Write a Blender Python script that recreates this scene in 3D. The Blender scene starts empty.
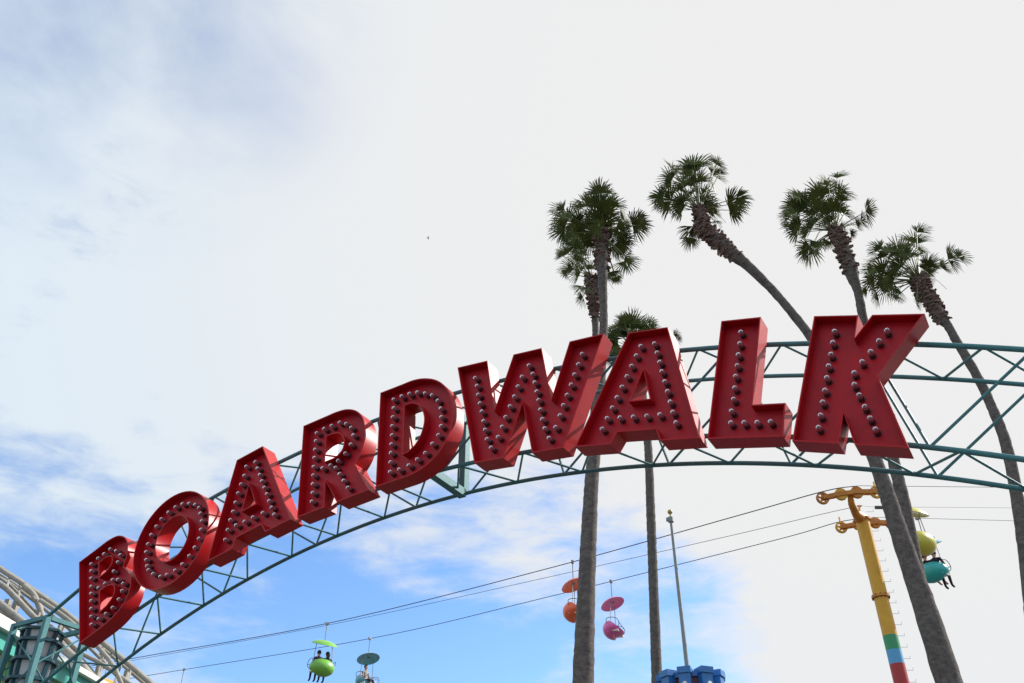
import bpy, bmesh, math, random
from mathutils import Vector, Matrix
from mathutils.geometry import tessellate_polygon
R = math.radians
SC = bpy.context.scene
COL = SC.collection
random.seed(7)

# ------------------------------------------------------------------ camera, sky, sun, exposure
F, PITCH, ROLL, PSI, DIST = 911.466, 0.619063, -0.002034, -0.528026, 5.69299
S = 1.2                       # metres per letter height
EYE = 1.6
W, H = 1024, 683
cam = bpy.data.cameras.new('camera'); camo = bpy.data.objects.new('camera', cam); COL.objects.link(camo)
cam.sensor_width = 36; cam.lens = F * 36 / W; cam.clip_end = 5000; cam.clip_start = .05
FW = Vector((0, math.cos(PITCH), math.sin(PITCH))); UP0 = Vector((0, -math.sin(PITCH), math.cos(PITCH))); RT0 = Vector((1, 0, 0))
RT = math.cos(ROLL) * RT0 + math.sin(ROLL) * UP0; UP = -math.sin(ROLL) * RT0 + math.cos(ROLL) * UP0
EYEV = Vector((0, 0, EYE))
camo.matrix_world = Matrix(((RT.x, UP.x, -FW.x, 0), (RT.y, UP.y, -FW.y, 0), (RT.z, UP.z, -FW.z, EYE), (0, 0, 0, 1)))
SC.camera = camo
SC.view_settings.view_transform = 'Standard'; SC.view_settings.look = 'None'
SC.view_settings.exposure = 0.75; SC.view_settings.gamma = 1; SC.view_settings.use_curve_mapping = False

U = Vector((math.cos(PSI), math.sin(PSI), 0)); V = Vector((0, 0, 1)); WV = Vector((-math.sin(PSI), math.cos(PSI), 0))
SUN = (WV * 1.0 + U * 0.85 + V * 1.0).normalized()
sun = bpy.data.lights.new('sun', 'SUN'); sun.energy = 3.6; sun.angle = R(.5); sun.color = (1, .96, .9)
suno = bpy.data.objects.new('sun', sun); COL.objects.link(suno)
suno.rotation_euler = SUN.to_track_quat('Z', 'Y').to_euler()
SKYK = 0.13
world = bpy.data.worlds.new('World'); SC.world = world; world.use_nodes = True
nt = world.node_tree; nt.nodes.clear()
def N(t, **kw):
    n = nt.nodes.new(t)
    for k, v in kw.items():
        if k.startswith('i_'): n.inputs[int(k[2:])].default_value = v
        else: setattr(n, k, v)
    return n
def Lk(a, b): nt.links.new(a, b)
def M_(op, a, b=None, c=None, clamp=False):
    n = nt.nodes.new('ShaderNodeMath'); n.operation = op; n.use_clamp = clamp
    for i, x in enumerate((a, b, c)):
        if x is None: continue
        if isinstance(x, (int, float)): n.inputs[i].default_value = x
        else: nt.links.new(x, n.inputs[i])
    return n.outputs[0]
sky = N('ShaderNodeTexSky', sky_type='NISHITA', sun_disc=False)
sky.sun_elevation = math.asin(SUN.z); sky.sun_rotation = math.atan2(SUN.x, SUN.y); sky.air_density = 1.0; sky.dust_density = .6; sky.ozone_density = 2.5
tc = N('ShaderNodeTexCoord')
def dot(vec):
    n = nt.nodes.new('ShaderNodeVectorMath'); n.operation = 'DOT_PRODUCT'; Lk(tc.outputs['Generated'], n.inputs[0]); n.inputs[1].default_value = vec
    return n.outputs['Value']
def raydir(px, py):
    return (FW + RT * ((px - W / 2) / F) - UP * ((py - H / 2) / F)).normalized()
sep = N('ShaderNodeSeparateXYZ'); Lk(tc.outputs['Generated'], sep.inputs[0])
zz = M_('ADD', M_('MAXIMUM', sep.outputs[2], 0.0), .12)
cmb = N('ShaderNodeCombineXYZ'); Lk(M_('DIVIDE', sep.outputs[0], zz), cmb.inputs[0]); Lk(M_('DIVIDE', sep.outputs[1], zz), cmb.inputs[1])
def noise(scale, detail, rough, rot=0, sc=(1, 1, 1), dist=0, off=(0, 0, 0), ry=0):
    mp = N('ShaderNodeMapping'); Lk(tc.outputs['Generated'], mp.inputs[0]); mp.inputs['Rotation'].default_value = (0, ry, rot); mp.inputs['Scale'].default_value = sc; mp.inputs['Location'].default_value = off
    n = N('ShaderNodeTexNoise'); Lk(mp.outputs[0], n.inputs['Vector']); n.inputs['Scale'].default_value = scale; n.inputs['Detail'].default_value = detail; n.inputs['Roughness'].default_value = rough; n.inputs['Distortion'].default_value = dist
    return n.outputs['Fac']
n_big = noise(2.6, 4, .5, off=(3.1, 1.7, 0))
n_mid = noise(4.2, 9, .56, ry=.55, sc=(1, 1, 1.9), dist=.25, off=(1.3, .4, 2.2))
n_fine = noise(11.0, 9, .62, ry=.30, sc=(1, 1, 3.2), dist=.4, off=(5, 2, 0))
def smooth(x, a, b):
    n = N('ShaderNodeMapRange', interpolation_type='SMOOTHSTEP'); Lk(x, n.inputs[0]); n.inputs[1].default_value = a; n.inputs[2].default_value = b
    return n.outputs[0]
# where the cloud deck thins: towards the low left of the view and a little overhead on the left
a1 = smooth(dot(tuple(raydir(210, 720))), .938, .994)
a1b = smooth(dot(tuple(raydir(480, 640))), .938, .993)
a1c = smooth(dot(tuple(raydir(-90, 700))), .955, .999)
a2 = smooth(dot(tuple(raydir(110, -20))), .955, 1.0)
back = smooth(dot((-.15, -.95, .25)), -.25, .75)
thin = M_('ADD', M_('MULTIPLY', a1, .50), M_('ADD', M_('MULTIPLY', a2, .0), M_('ADD', M_('MULTIPLY', a1b, .66), M_('ADD', M_('MULTIPLY', a1c, .40), M_('MULTIPLY', back, .22)))))
low = smooth(dot(tuple(raydir(620, 660))), .955, .999)
glow = smooth(dot(tuple(raydir(900, 200))), .55, .99)
nn = M_('SUBTRACT', M_('ADD', M_('MULTIPLY', n_big, .55), M_('ADD', M_('MULTIPLY', n_mid, 2.5), M_('MULTIPLY', n_fine, 1.25))), 1.14)
dens = M_('ADD', M_('SUBTRACT', nn, M_('MULTIPLY', M_('ADD', thin, M_('MULTIPLY', low, .55)), 1.25)), M_('MULTIPLY', glow, .85))
mask = M_('MULTIPLY', smooth(dens, .02, .92), M_('SUBTRACT', 1.0, M_('MULTIPLY', a2, M_('MULTIPLY', smooth(n_mid, .25, .8), .62))))
cloudcol = N('ShaderNodeMix', data_type='RGBA'); Lk(glow, cloudcol.inputs[0])
cloudcol.inputs[6].default_value = (.74, .84, .93, 1); cloudcol.inputs[7].default_value = (.86, .86, .86, 1)
skm = N('ShaderNodeVectorMath', operation='MULTIPLY'); Lk(sky.outputs[0], skm.inputs[0]); skm.inputs[1].default_value = (SKYK * .78, SKYK * .95, SKYK * 1.12)
ck = 1 / 2 ** SC.view_settings.exposure
clm = N('ShaderNodeVectorMath', operation='MULTIPLY'); Lk(cloudcol.outputs[2], clm.inputs[0]); clm.inputs[1].default_value = (ck,) * 3
mx = N('ShaderNodeMix', data_type='RGBA'); Lk(mask, mx.inputs[0]); Lk(skm.outputs[0], mx.inputs[6]); Lk(clm.outputs[0], mx.inputs[7])
bg = N('ShaderNodeBackground'); Lk(mx.outputs[2], bg.inputs[0]); bg.inputs[1].default_value = 1.0
wo = N('ShaderNodeOutputWorld'); Lk(bg.outputs[0], wo.inputs[0])

# ------------------------------------------------------------------ helpers
def at(px, py, Y):
    d = FW + RT * ((px - W / 2) / F) - UP * ((py - H / 2) / F)
    return EYEV + d * (Y / d.y)
def atz(px, py, z):
    d = FW + RT * ((px - W / 2) / F) - UP * ((py - H / 2) / F)
    return EYEV + d * ((z - EYE) / d.z)
def SP(x, y, o):            # point of the sign: along the arch, height, depth behind the letters' front edge
    return (U * x + WV * (DIST + o)) * S + Vector((0, 0, y * S + EYE))
def sign_at(px, py, o):
    d = FW + RT * ((px - W / 2) / F) - UP * ((py - H / 2) / F)
    t = (DIST + o) / d.dot(WV)
    P = d * t
    return P.dot(U), P.z
def tag(o, label=None, cat=None, group=None, kind=None):
    if label: o['label'] = label
    if cat: o['category'] = cat
    if group: o['group'] = group
    if kind: o['kind'] = kind
    return o
def empty(name, loc, label=None, cat=None, group=None):
    o = bpy.data.objects.new(name, None); COL.objects.link(o); o.location = loc; o.empty_display_size = .2
    return tag(o, label, cat, group)
def finish(bm, name, mat, parent=None, smooth_deg=None, loc=None):
    """bm is in world coordinates; the object's origin goes to loc (or stays with the parent)."""
    base = Vector(loc) if loc is not None else (parent_world(parent) if parent else None)
    if base is None:
        xs = [v.co for v in bm.verts]
        base = Vector((sum(v.x for v in xs) / len(xs), sum(v.y for v in xs) / len(xs), min(v.z for v in xs)))
    bmesh.ops.translate(bm, verts=bm.verts, vec=-base)
    me = bpy.data.meshes.new(name); bm.to_mesh(me); bm.free()
    for m in (mat if isinstance(mat, (list, tuple)) else [mat]): me.materials.append(m)
    if smooth_deg is not None:
        me.polygons.foreach_set('use_smooth', [True] * len(me.polygons)); me.set_sharp_from_angle(angle=R(smooth_deg))
    o = bpy.data.objects.new(name, me); COL.objects.link(o)
    if parent:
        o.parent = parent; o.location = base - parent_world(parent)
    else: o.location = base
    return o
def parent_world(p):
    v = Vector((0, 0, 0))
    while p: v = v + p.location; p = p.parent
    return v
def frame_of(d):
    d = d.normalized(); a = Vector((0, 0, 1)) if abs(d.z) < .9 else Vector((1, 0, 0))
    x = d.cross(a).normalized(); return x, x.cross(d).normalized()
def tube(bm, pts, rad, seg=8, cap=True, mi=0):
    pts = [Vector(p) for p in pts]; rr = rad if isinstance(rad, (list, tuple)) else [rad] * len(pts)
    rings = []; x = None
    for i, p in enumerate(pts):
        d = (pts[min(i + 1, len(pts) - 1)] - pts[max(i - 1, 0)]).normalized()
        if x is None: x, _ = frame_of(d); y = d.cross(x)
        else:
            x = (x - d * x.dot(d)).normalized(); y = d.cross(x)
        rings.append([bm.verts.new(p + (x * math.cos(2 * math.pi * k / seg) + y * math.sin(2 * math.pi * k / seg)) * rr[i]) for k in range(seg)])
    for a, b in zip(rings, rings[1:]):
        for k in range(seg):
            f = bm.faces.new((a[k], a[(k + 1) % seg], b[(k + 1) % seg], b[k])); f.material_index = mi
    if cap:
        for r in (rings[0][::-1], rings[-1]):
            f = bm.faces.new(r); f.material_index = mi
def boxd(bm, c, x, y, z, mi=0):
    """box with centre c and half-extent vectors x,y,z"""
    c = Vector(c); v = [bm.verts.new(c + x * i + y * j + z * k) for i in (-1, 1) for j in (-1, 1) for k in (-1, 1)]
    for f in ((0, 1, 3, 2), (4, 6, 7, 5), (0, 4, 5, 1), (2, 3, 7, 6), (0, 2, 6, 4), (1, 5, 7, 3)):
        q = bm.faces.new([v[i] for i in f]); q.material_index = mi
def beam(bm, a, b, w, h=None, up=Vector((0, 0, 1))):
    a = Vector(a); b = Vector(b); d = b - a; h = h or w
    x = d.cross(up)
    if x.length < 1e-4: x = d.cross(WV)
    x.normalize(); y = x.cross(d.normalized())
    boxd(bm, (a + b) / 2, d / 2, x * w / 2, y * h / 2)
def ball(bm, c, r, seg=12, rings=8, sc=(1, 1, 1), mi=0):
    m = Matrix.Translation(c) @ Matrix.Diagonal((r * sc[0], r * sc[1], r * sc[2], 1))
    res = bmesh.ops.create_uvsphere(bm, u_segments=seg, v_segments=rings, radius=1, matrix=m)
    for v in res['verts']:
        for f in v.link_faces: f.material_index = mi; f.smooth = True
def cr(pts, n=6):
    """Catmull-Rom through Vector points"""
    P = [Vector(p) for p in pts]; P = [P[0] * 2 - P[1]] + P + [P[-1] * 2 - P[-2]]; out = []
    for i in range(1, len(P) - 2):
        for k in range(n):
            t = k / n; a, b, c, d = P[i - 1:i + 3]
            out.append(.5 * ((2 * b) + (c - a) * t + (2 * a - 5 * b + 4 * c - d) * t * t + (3 * b - a - 3 * c + d) * t ** 3))
    out.append(P[-2]); return out

# ------------------------------------------------------------------ materials
def mat(name, col, rough=.5, metal=0, spec=.5, var=.0, vscale=6, bump=0, bscale=20, coat=0, col2=None, stretch=(1, 1, 1), trans=0, detail=5):
    m = bpy.data.materials.new(name); m.use_nodes = True; t = m.node_tree; b = t.nodes['Principled BSDF']
    b.inputs['Base Color'].default_value = (*col, 1); b.inputs['Roughness'].default_value = rough; b.inputs['Metallic'].default_value = metal
    b.inputs['Specular IOR Level'].default_value = spec; b.inputs['Coat Weight'].default_value = coat; b.inputs['Coat Roughness'].default_value = .3
    b.inputs['Transmission Weight'].default_value = trans
    tcn = t.nodes.new('ShaderNodeTexCoord'); mp = t.nodes.new('ShaderNodeMapping'); mp.inputs['Scale'].default_value = stretch; t.links.new(tcn.outputs['Object'], mp.inputs[0])
    c2 = col2 or tuple(c * .55 for c in col)
    n = t.nodes.new('ShaderNodeTexNoise'); n.inputs['Scale'].default_value = vscale; n.inputs['Detail'].default_value = detail; n.inputs['Roughness'].default_value = .65; t.links.new(mp.outputs[0], n.inputs['Vector'])
    rp = t.nodes.new('ShaderNodeMapRange'); rp.inputs[1].default_value = .38; rp.inputs[2].default_value = .68; rp.inputs[4].default_value = var; t.links.new(n.outputs['Fac'], rp.inputs[0])
    mixn = t.nodes.new('ShaderNodeMix'); mixn.data_type = 'RGBA'; mixn.inputs[6].default_value = (*col, 1); mixn.inputs[7].default_value = (*c2, 1); t.links.new(rp.outputs[0], mixn.inputs[0]); t.links.new(mixn.outputs[2], b.inputs['Base Color'])
    if bump:
        nb = t.nodes.new('ShaderNodeTexNoise'); nb.inputs['Scale'].default_value = bscale; nb.inputs['Detail'].default_value = 3; t.links.new(mp.outputs[0], nb.inputs['Vector'])
        bp = t.nodes.new('ShaderNodeBump'); bp.inputs['Strength'].default_value = bump; bp.inputs['Distance'].default_value = .02; t.links.new(nb.outputs['Fac'], bp.inputs['Height']); t.links.new(bp.outputs[0], b.inputs['Normal'])
    return m
RED = (.40, .010, .024)
M = dict(
    red_face=mat('red_face_paint', (.52, .006, .018), .40, spec=.25, var=.8, vscale=4, bump=.12, bscale=5, col2=(.36, .010, .020), stretch=(1.6, 1.6, .6)),
    red_side=mat('red_side_paint', (.50, .004, .008), .42, spec=.22, var=.8, vscale=4, bump=.22, bscale=3.0, coat=.15, col2=(.36, .008, .016)),
    glass=mat('bulb_glass', (.50, .25, .31), .24, spec=.12, trans=.65),
    socket=mat('socket_metal', (.10, .03, .04), .28, metal=.2),
    teal=mat('teal_paint', (.080, .235, .25), .55, spec=.25, var=.5, vscale=9, bump=.1, col2=(.05, .17, .19)),
    trunk=mat('palm_bark', (.18, .155, .14), .95, spec=.1, var=1, vscale=9, bump=1., bscale=34, col2=(.085, .075, .073), stretch=(1, 1, 1.4), detail=9),
    boots=mat('palm_leaf_bases', (.23, .17, .145), .95, spec=.1, var=1, vscale=4, col2=(.12, .06, .05)),
    leaf=mat('palm_leaf', (.115, .130, .032), .6, spec=.15, var=1, vscale=2.2, col2=(.045, .068, .022)),
    petiole=mat('palm_petiole', (.12, .13, .05), .6),
    seed=mat('palm_seed_strand', (.10, .10, .05), .8),
    yellow=mat('yellow_paint', (.72, .38, .02), .45, var=.6, vscale=3.5, col2=(.56, .26, .02)),
    orange=mat('orange_paint', (.60, .24, .018), .5, var=.8, vscale=7, col2=(.38, .10, .012)),
    rust=mat('rust', (.16, .06, .03), .8, var=.8),
    green_band=mat('green_band', (.04, .30, .13), .5), blue_band=mat('blue_band', (.10, .36, .62), .5), red_band=mat('red_band', (.42, .03, .03), .5),
    steel=mat('galvanised_steel', (.30, .30, .31), .45, metal=.5, var=.4), cable=mat('cable_steel', (.06, .055, .07), .6), darksteel=mat('dark_steel', (.05, .06, .08), .5),
    white=mat('white_shell', (.75, .74, .72), .35),
    track=mat('weathered_white_track', (.36, .335, .29), .6, var=.7, vscale=4, col2=(.19, .17, .145)),
    lampteal=mat('dark_teal_frame', (.010, .065, .09), .4), lamppanel=mat('frosted_lantern_panel', (.58, .60, .60), .35, var=.2),
    mint=mat('mint_paint', (.05, .36, .30), .5), lemon=mat('lemon_stucco', (.40, .41, .15), .8, var=.3), roofw=mat('white_trim', (.58, .58, .56), .6),
    blue=mat('blue_paint', (.035, .19, .50), .4, var=.4, vscale=5), darkred=mat('dark_red_paint', (.16, .018, .012), .5, var=.3), gold=mat('gold_ball', (.42, .30, .12), .4, metal=.4),
    pole=mat('flagpole_grey', (.26, .29, .30), .5, metal=.2, var=.3), ground=mat('plaza_asphalt', (.075, .068, .062), .9, var=.5, vscale=.6, bump=.1),
    skin=mat('skin', (.48, .27, .20), .6), hair=mat('dark_hair', (.02, .014, .012), .7), navy=mat('navy_cloth', (.018, .022, .05), .9), black=mat('black_cloth', (.015, .015, .02), .9),
    plum=mat('plum_cloth', (.05, .03, .06), .9), pinkish=mat('bare_leg', (.46, .27, .22), .6), gull=mat('gull_plumage', (.25, .25, .26), .8), black_tip=mat('bird_dark', (.03, .03, .03), .8),
)
def stripes():
    m = mat('striped_shirt', (.6, .58, .55), .9); t = m.node_tree; b = t.nodes['Principled BSDF']
    w = t.nodes.new('ShaderNodeTexWave'); w.bands_direction = 'Z'; w.inputs['Scale'].default_value = 5
    tcn = t.nodes.new('ShaderNodeTexCoord'); t.links.new(tcn.outputs['Object'], w.inputs[0])
    r = t.nodes.new('ShaderNodeValToRGB'); r.color_ramp.interpolation = 'CONSTANT'; r.color_ramp.elements[0].color = (.02, .02, .03, 1); r.color_ramp.elements[1].position = .5; r.color_ramp.elements[1].color = (.6, .55, .5, 1)
    t.links.new(w.outputs['Fac'], r.inputs[0]); t.links.new(r.outputs[0], b.inputs['Base Color']); return m
M['stripes'] = stripes()
def chair_paint(name, c): return mat(name, c, .32, coat=.3, var=.15)

# ------------------------------------------------------------------ ground
bm = bmesh.new(); s = 900
f = bm.faces.new([bm.verts.new(v) for v in ((-s, -s, 0), (s, -s, 0), (s, s, 0), (-s, s, 0))])
tag(finish(bm, 'ground', M['ground'], loc=(0, 0, 0)), kind='structure')

# ------------------------------------------------------------------ arch truss
def ytop(x):
    d = x + 4; y = .0001 * d ** 4 - .0006 * d ** 3 - .0478 * d * d - .0326 * d + 4.5069
    if x < -8.2: y -= .17 * (-8.2 - x)
    return y
def ybot(x):
    d = x + 4; return -.0001 * d ** 4 + .0002 * d ** 3 - .05 * d * d - .0416 * d + 3.7393
O1, O2 = .22, .72
XL, XR = -9.29, .66
arch = empty('arch_truss', SP(-4.35, 0, .47) - Vector((0, 0, EYE)), 'teal tubular steel box truss arching under and behind the red letters on two braced towers', 'arch')
def xs(a, b, n): return [a + (b - a) * i / (n - 1) for i in range(n)]
for yf, o, r in ((ytop, O1, .020), (ytop, O2, .017), (ybot, O1, .019), (ybot, O2, .018)):
    bm = bmesh.new(); x0 = XL if yf is ytop else -9.29
    tube(bm, [SP(x, yf(x), o) for x in xs(x0, XR, 70)], r * S, 10)
    finish(bm, 'chord', M['teal'], arch, 50)
def web(name, fa, oa, fb, ob, x0, per, frac, r, lo=XL + .1, hi=XR):
    bm = bmesh.new(); k = 0; prev = None
    nodes = []
    x = x0
    while x > lo: x -= per
    while x <= lo - per: x += per
    x += per
    while x < hi:
        nodes.append((x, fa, oa)); nodes.append((x + per * frac, fb, ob)); x += per
    pts = [SP(a, f(a), o) for a, f, o in nodes if a < hi]
    for a, b in zip(pts, pts[1:]): tube(bm, [a, b], r * S, 6)
    return finish(bm, name, M['teal'], arch, 50)
web('zigzag_web', ybot, O2, ybot, O1, -.46, .645, .53, .0095, lo=-4.4)
web('zigzag_web', ybot, O2, ybot, O1, -7.45, .57, .79, .0095, hi=-4.3)
web('zigzag_web', ytop, O1, ytop, O2, .21, .645, .53, .0095)
web('zigzag_web', ybot, O1, ytop, O1, -.29, .965, .79, .0105, lo=-4.4)
web('zigzag_web', ybot, O2, ytop, O2, -.32, .965, .79, .0105, lo=-4.4)
web('zigzag_web', ybot, O2, ytop, O2, -8.4, 1.2, .22, .0105, hi=-4.3)
web('zigzag_web', ybot, O1, ytop, O1, -8.5, 1.2, .22, .0105, hi=-4.3)
# centre splice frame
for a, b in ((SP(-4.27, ybot(-4.27), O2), SP(-4.27, ytop(-4.27), O2)), (SP(-4.27, ybot(-4.27), O1), SP(-4.27, ytop(-4.27), O1)),
             (SP(-4.27, ybot(-4.27), O1), SP(-4.27, ybot(-4.27), O2)), (SP(-4.27, ytop(-4.27), O1), SP(-4.27, ytop(-4.27), O2))):
    bm = bmesh.new(); beam(bm, a, b, .085 * S * .9, up=U); finish(bm, 'splice_frame', M['teal'], arch)
# braced towers
def tower(xa, xb):
    zt = 3.33
    for x in (xa, xb):
        for o in (O1, O2):
            bm = bmesh.new(); p = SP(x, zt, o)
            boxd(bm, (p + Vector((p.x, p.y, 0))) / 2, U * .028 * S, WV * .028 * S, Vector((0, 0, p.z / 2)))
            finish(bm, 'post', M['teal'], arch)
    for a, b in (((xa, O1), (xb, O1)), ((xa, O2), (xb, O2)), ((xa, O1), (xa, O2)), ((xb, O1), (xb, O2))):
        bm = bmesh.new(); pa, pb = SP(a[0], zt - .02, a[1]), SP(b[0], zt - .02, b[1]); d = (pb - pa).normalized() * .038 * S
        beam(bm, pa + d, pb - d, .05 * S, .046 * S); finish(bm, 'top_rail', M['teal'], arch)
        bm = bmesh.new(); z = zt - .10; k = 0
        while z > -.9:
            z2 = z - .42
            a3, b3 = (a, b) if k % 2 else (b, a)
            tube(bm, [SP(a3[0], z, a3[1]), SP(b3[0], z2, b3[1])], .009 * S, 6); z = z2; k += 1
        finish(bm, 'bracing', M['teal'], arch)
tower(XL, -9.85); tower(XR, 1.22)

# ------------------------------------------------------------------ letters
def arc(c, rx, ry, a0, a1, n): return [(c[0] + rx * math.cos(R(a0 + (a1 - a0) * i / n)), c[1] + ry * math.sin(R(a0 + (a1 - a0) * i / n))) for i in range(n + 1)]
def spl(pts, n=4): return [(p.x, p.y) for p in cr([Vector((a, b, 0)) for a, b in pts], n)]
GA = ([(-.513, 0), (-.205, 0), (-.159, .099), (.159, .099), (.205, 0), (.513, 0), (.171, 1), (-.171, 1)], [[(0, .63), (-.082, .365), (.082, .365)]])
GLY = {
    'B': ([(0, 0)] + spl([(.30, 0), (.46, .02), (.60, .08), (.69, .18), (.72, .30), (.69, .42), (.625, .53)]) + spl([(.68, .62), (.705, .74), (.67, .87), (.57, .965), (.43, 1), (.30, 1)]) + [(0, 1)],
          [[(.29, .80)] + spl([(.38, .80), (.45, .775), (.475, .72), (.45, .66), (.38, .625)], 3) + [(.29, .62)],
           [(.29, .44)] + spl([(.39, .44), (.47, .40), (.49, .33), (.46, .26), (.38, .215)], 3) + [(.29, .20)]]),
    'O': (arc((0, 0), .515, .515, 0, 360, 56)[:-1], [arc((.02, 0), .222, .245, 0, 360, 40)[:-1]]),
    'A': GA,
    'R': ([(0, 0), (.317, 0), (.317, .27), (.458, 0), (.8166, 0)] + spl([(.655, .325), (.725, .42), (.765, .55), (.765, .68), (.73, .81), (.65, .915), (.53, .98), (.40, 1), (.30, 1)]) + [(0, 1)],
          [[(.30, .76)] + spl([(.37, .76), (.45, .735), (.505, .67), (.515, .60), (.49, .53), (.42, .49), (.37, .485)], 3) + [(.30, .485)]]),
    'D': ([(0, 0)] + spl([(.25, 0), (.38, .003), (.52, .035), (.65, .11), (.75, .22), (.81, .36), (.82, .50), (.80, .65), (.74, .79), (.64, .90), (.51, .97), (.38, 1), (.25, 1)]) + [(0, 1)],
          [[(.29, .245)] + spl([(.34, .25), (.42, .30), (.48, .39), (.51, .51), (.49, .62), (.44, .70), (.37, .745), (.33, .75)], 4) + [(.29, .75)]]),
    'W': ([(-.4206, 0), (-.134, 0), (0, .49), (.134, 0), (.4206, 0), (.7334, 1), (.4125, 1), (.2765, .468), (.1414, 1), (-.1414, 1), (-.2765, .468), (-.4125, 1), (-.7334, 1)], []),
    'L': ([(0, 0), (.547, 0), (.547, .259), (.31, .259), (.31, 1), (0, 1)], []),
    'K': ([(0, 0), (.3116, 0), (.3116, .2277), (.4134, 0), (.7479, 0), (.4982, .5183), (.7485, 1), (.4062, 1), (.3116, .8139), (.3116, 1), (0, 1)], []),
}
def area(p): return .5 * sum(p[i][0] * p[(i + 1) % len(p)][1] - p[(i + 1) % len(p)][0] * p[i][1] for i in range(len(p)))
def offset(p, d):
    """move a counter-clockwise loop inwards by d"""
    out = []; n = len(p)
    for i in range(n):
        a, b, c = Vector(p[i - 1]), Vector(p[i]), Vector(p[(i + 1) % n])
        e1, e2 = (b - a).normalized(), (c - b).normalized(); n1, n2 = Vector((-e1.y, e1.x)), Vector((-e2.y, e2.x))
        m = (n1 + n2); m = m / max(m.length_squared / 2, .35); out.append((b.x + m.x * d, b.y + m.y * d))
    return out
DEPTH, REC, TH = .176, .088, .010
def panel(bm, loops, P, o, flip=False):
    tri = tessellate_polygon([[Vector((a, b, 0)) for a, b in l] for l in loops])
    flat = [q for l in loops for q in l]; vs = [bm.verts.new(P(a, b, o)) for a, b in flat]
    for t in tri:
        try: bm.faces.new([vs[i] for i in (t if not flip else t[::-1])])
        except ValueError: pass
LET = [  # glyph, x, y, rotation, bulbs (zoomed pixel positions, scale, ox, oy), label
 ('B', -8.2983, 2.8119, .3924, [(122,210),(122,246),(122,285),(122,328),(122,365),(122,403),(122,445),(122,485),(124,527),(158,180),(190,157),(222,132),(252,141),(275,162),(262,200),(240,248),(195,312),(160,335),(235,293),(262,292),(290,312),(285,350),(267,395),(235,438),(200,470),(162,497)], 5.25, 70, 525,
  'red marquee letter B studded with bulbs, lowest on the left end of the arch'),
 ('O', -7.29, 3.697, .30, [(160,318),(190,270),(218,228),(258,190),(298,160),(338,143),(376,140),(410,147),(432,164),(440,197),(448,240),(444,288),(432,340),(408,390),(377,438),(338,485),(297,520),(250,545),(212,555),(172,540),(145,518),(137,495),(132,460),(132,415),(143,370)], 5.69, 125, 480,
  'round red marquee letter O with an open centre, next to the letter B'),
 ('A', -6.1871, 3.4412, .2002, [(218,140),(208,187),(192,230),(177,275),(164,322),(152,368),(138,410),(125,460),(112,510),(264,117),(275,150),(287,182),(298,214),(310,247),(323,280),(334,315),(347,348),(360,383),(167,437),(210,418),(252,397),(302,375)], 5.06, 205, 440,
  'tilted red marquee letter A standing between the letters O and R'),
 ('R', -5.6061, 3.5388, .0940, [(150,180),(145,222),(141,267),(138,310),(134,357),(132,402),(130,448),(129,494),(124,540),(188,158),(228,142),(270,125),(303,132),(330,152),(342,192),(328,240),(299,287),(262,325),(180,365),(222,348),(248,362),(270,395),(291,430),(314,467)], 5.25, 290, 400,
  'red marquee letter R with bulbs standing between the letters A and D'),
 ('D', -4.7173, 3.6231, .0499, [(133,162),(133,208),(129,255),(126,302),(125,350),(122,397),(119,443),(117,492),(115,543),(175,145),(217,132),(258,124),(298,130),(335,140),(365,168),(380,210),(384,255),(383,302),(368,350),(337,395),(300,443),(257,477),(213,508),(163,530)], 5.257, 370, 370,
  'red marquee letter D with sky showing through its counter'),
 ('W', -3.27, 3.5413, -.1052, [(118,240),(126,275),(131,314),(139,352),(147,388),(155,430),(162,468),(170,510),(188,547),(219,500),(237,455),(252,412),(271,365),(290,322),(306,278),(324,235),(354,185),(371,222),(380,260),(389,300),(397,338),(405,380),(414,422),(424,463),(443,505),(472,457),(491,405),(506,360),(522,315),(540,270),(555,225),(572,180),(588,135)], 4.406, 450, 325,
  'wide red marquee letter W near the top of the arch'),
 ('A', -2.2489, 3.3725, -.2025, [(351,127),(330,170),(309,217),(288,264),(266,312),(243,360),(222,407),(198,455),(176,503),(413,115),(425,157),(437,199),(447,242),(460,288),(472,333),(485,380),(497,427),(511,475),(256,452),(318,448),(379,444),(438,438)], 4.553, 565, 320,
  'large red marquee letter A standing between the letters W and L'),
 ('L', -1.6893, 3.2437, -.2438, [(207,127),(202,178),(196,227),(191,275),(184,322),(180,373),(175,423),(166,475),(163,527),(222,526),(279,525),(338,522)], 4.41, 695, 305,
  'red marquee letter L with one column and one short row of bulbs'),
 ('K', -1.1042, 3.0602, -.3395, [(215,120),(208,168),(200,218),(190,268),(182,318),(174,372),(165,422),(156,478),(147,530),(438,117),(404,161),(369,207),(333,250),(299,297),(300,347),(321,392),(344,442),(367,490),(390,538)], 4.267, 785, 305,
  'red marquee letter K at the right end of the word'),
]
def lathe(bm, P0, ax, prof, seg=14):
    x, y = frame_of(ax); rings = []
    for t, r in prof:
        rings.append([bm.verts.new(P0 + ax * t + (x * math.cos(2 * math.pi * k / seg) + y * math.sin(2 * math.pi * k / seg)) * max(r, 1e-4)) for k in range(seg)])
    for a, b in zip(rings, rings[1:]):
        for k in range(seg): bm.faces.new((a[k], a[(k + 1) % seg], b[(k + 1) % seg], b[k]))
    bm.faces.new(rings[0][::-1]); bm.faces.new(rings[-1])
bulb_me = None
out_ax = -WV
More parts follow.
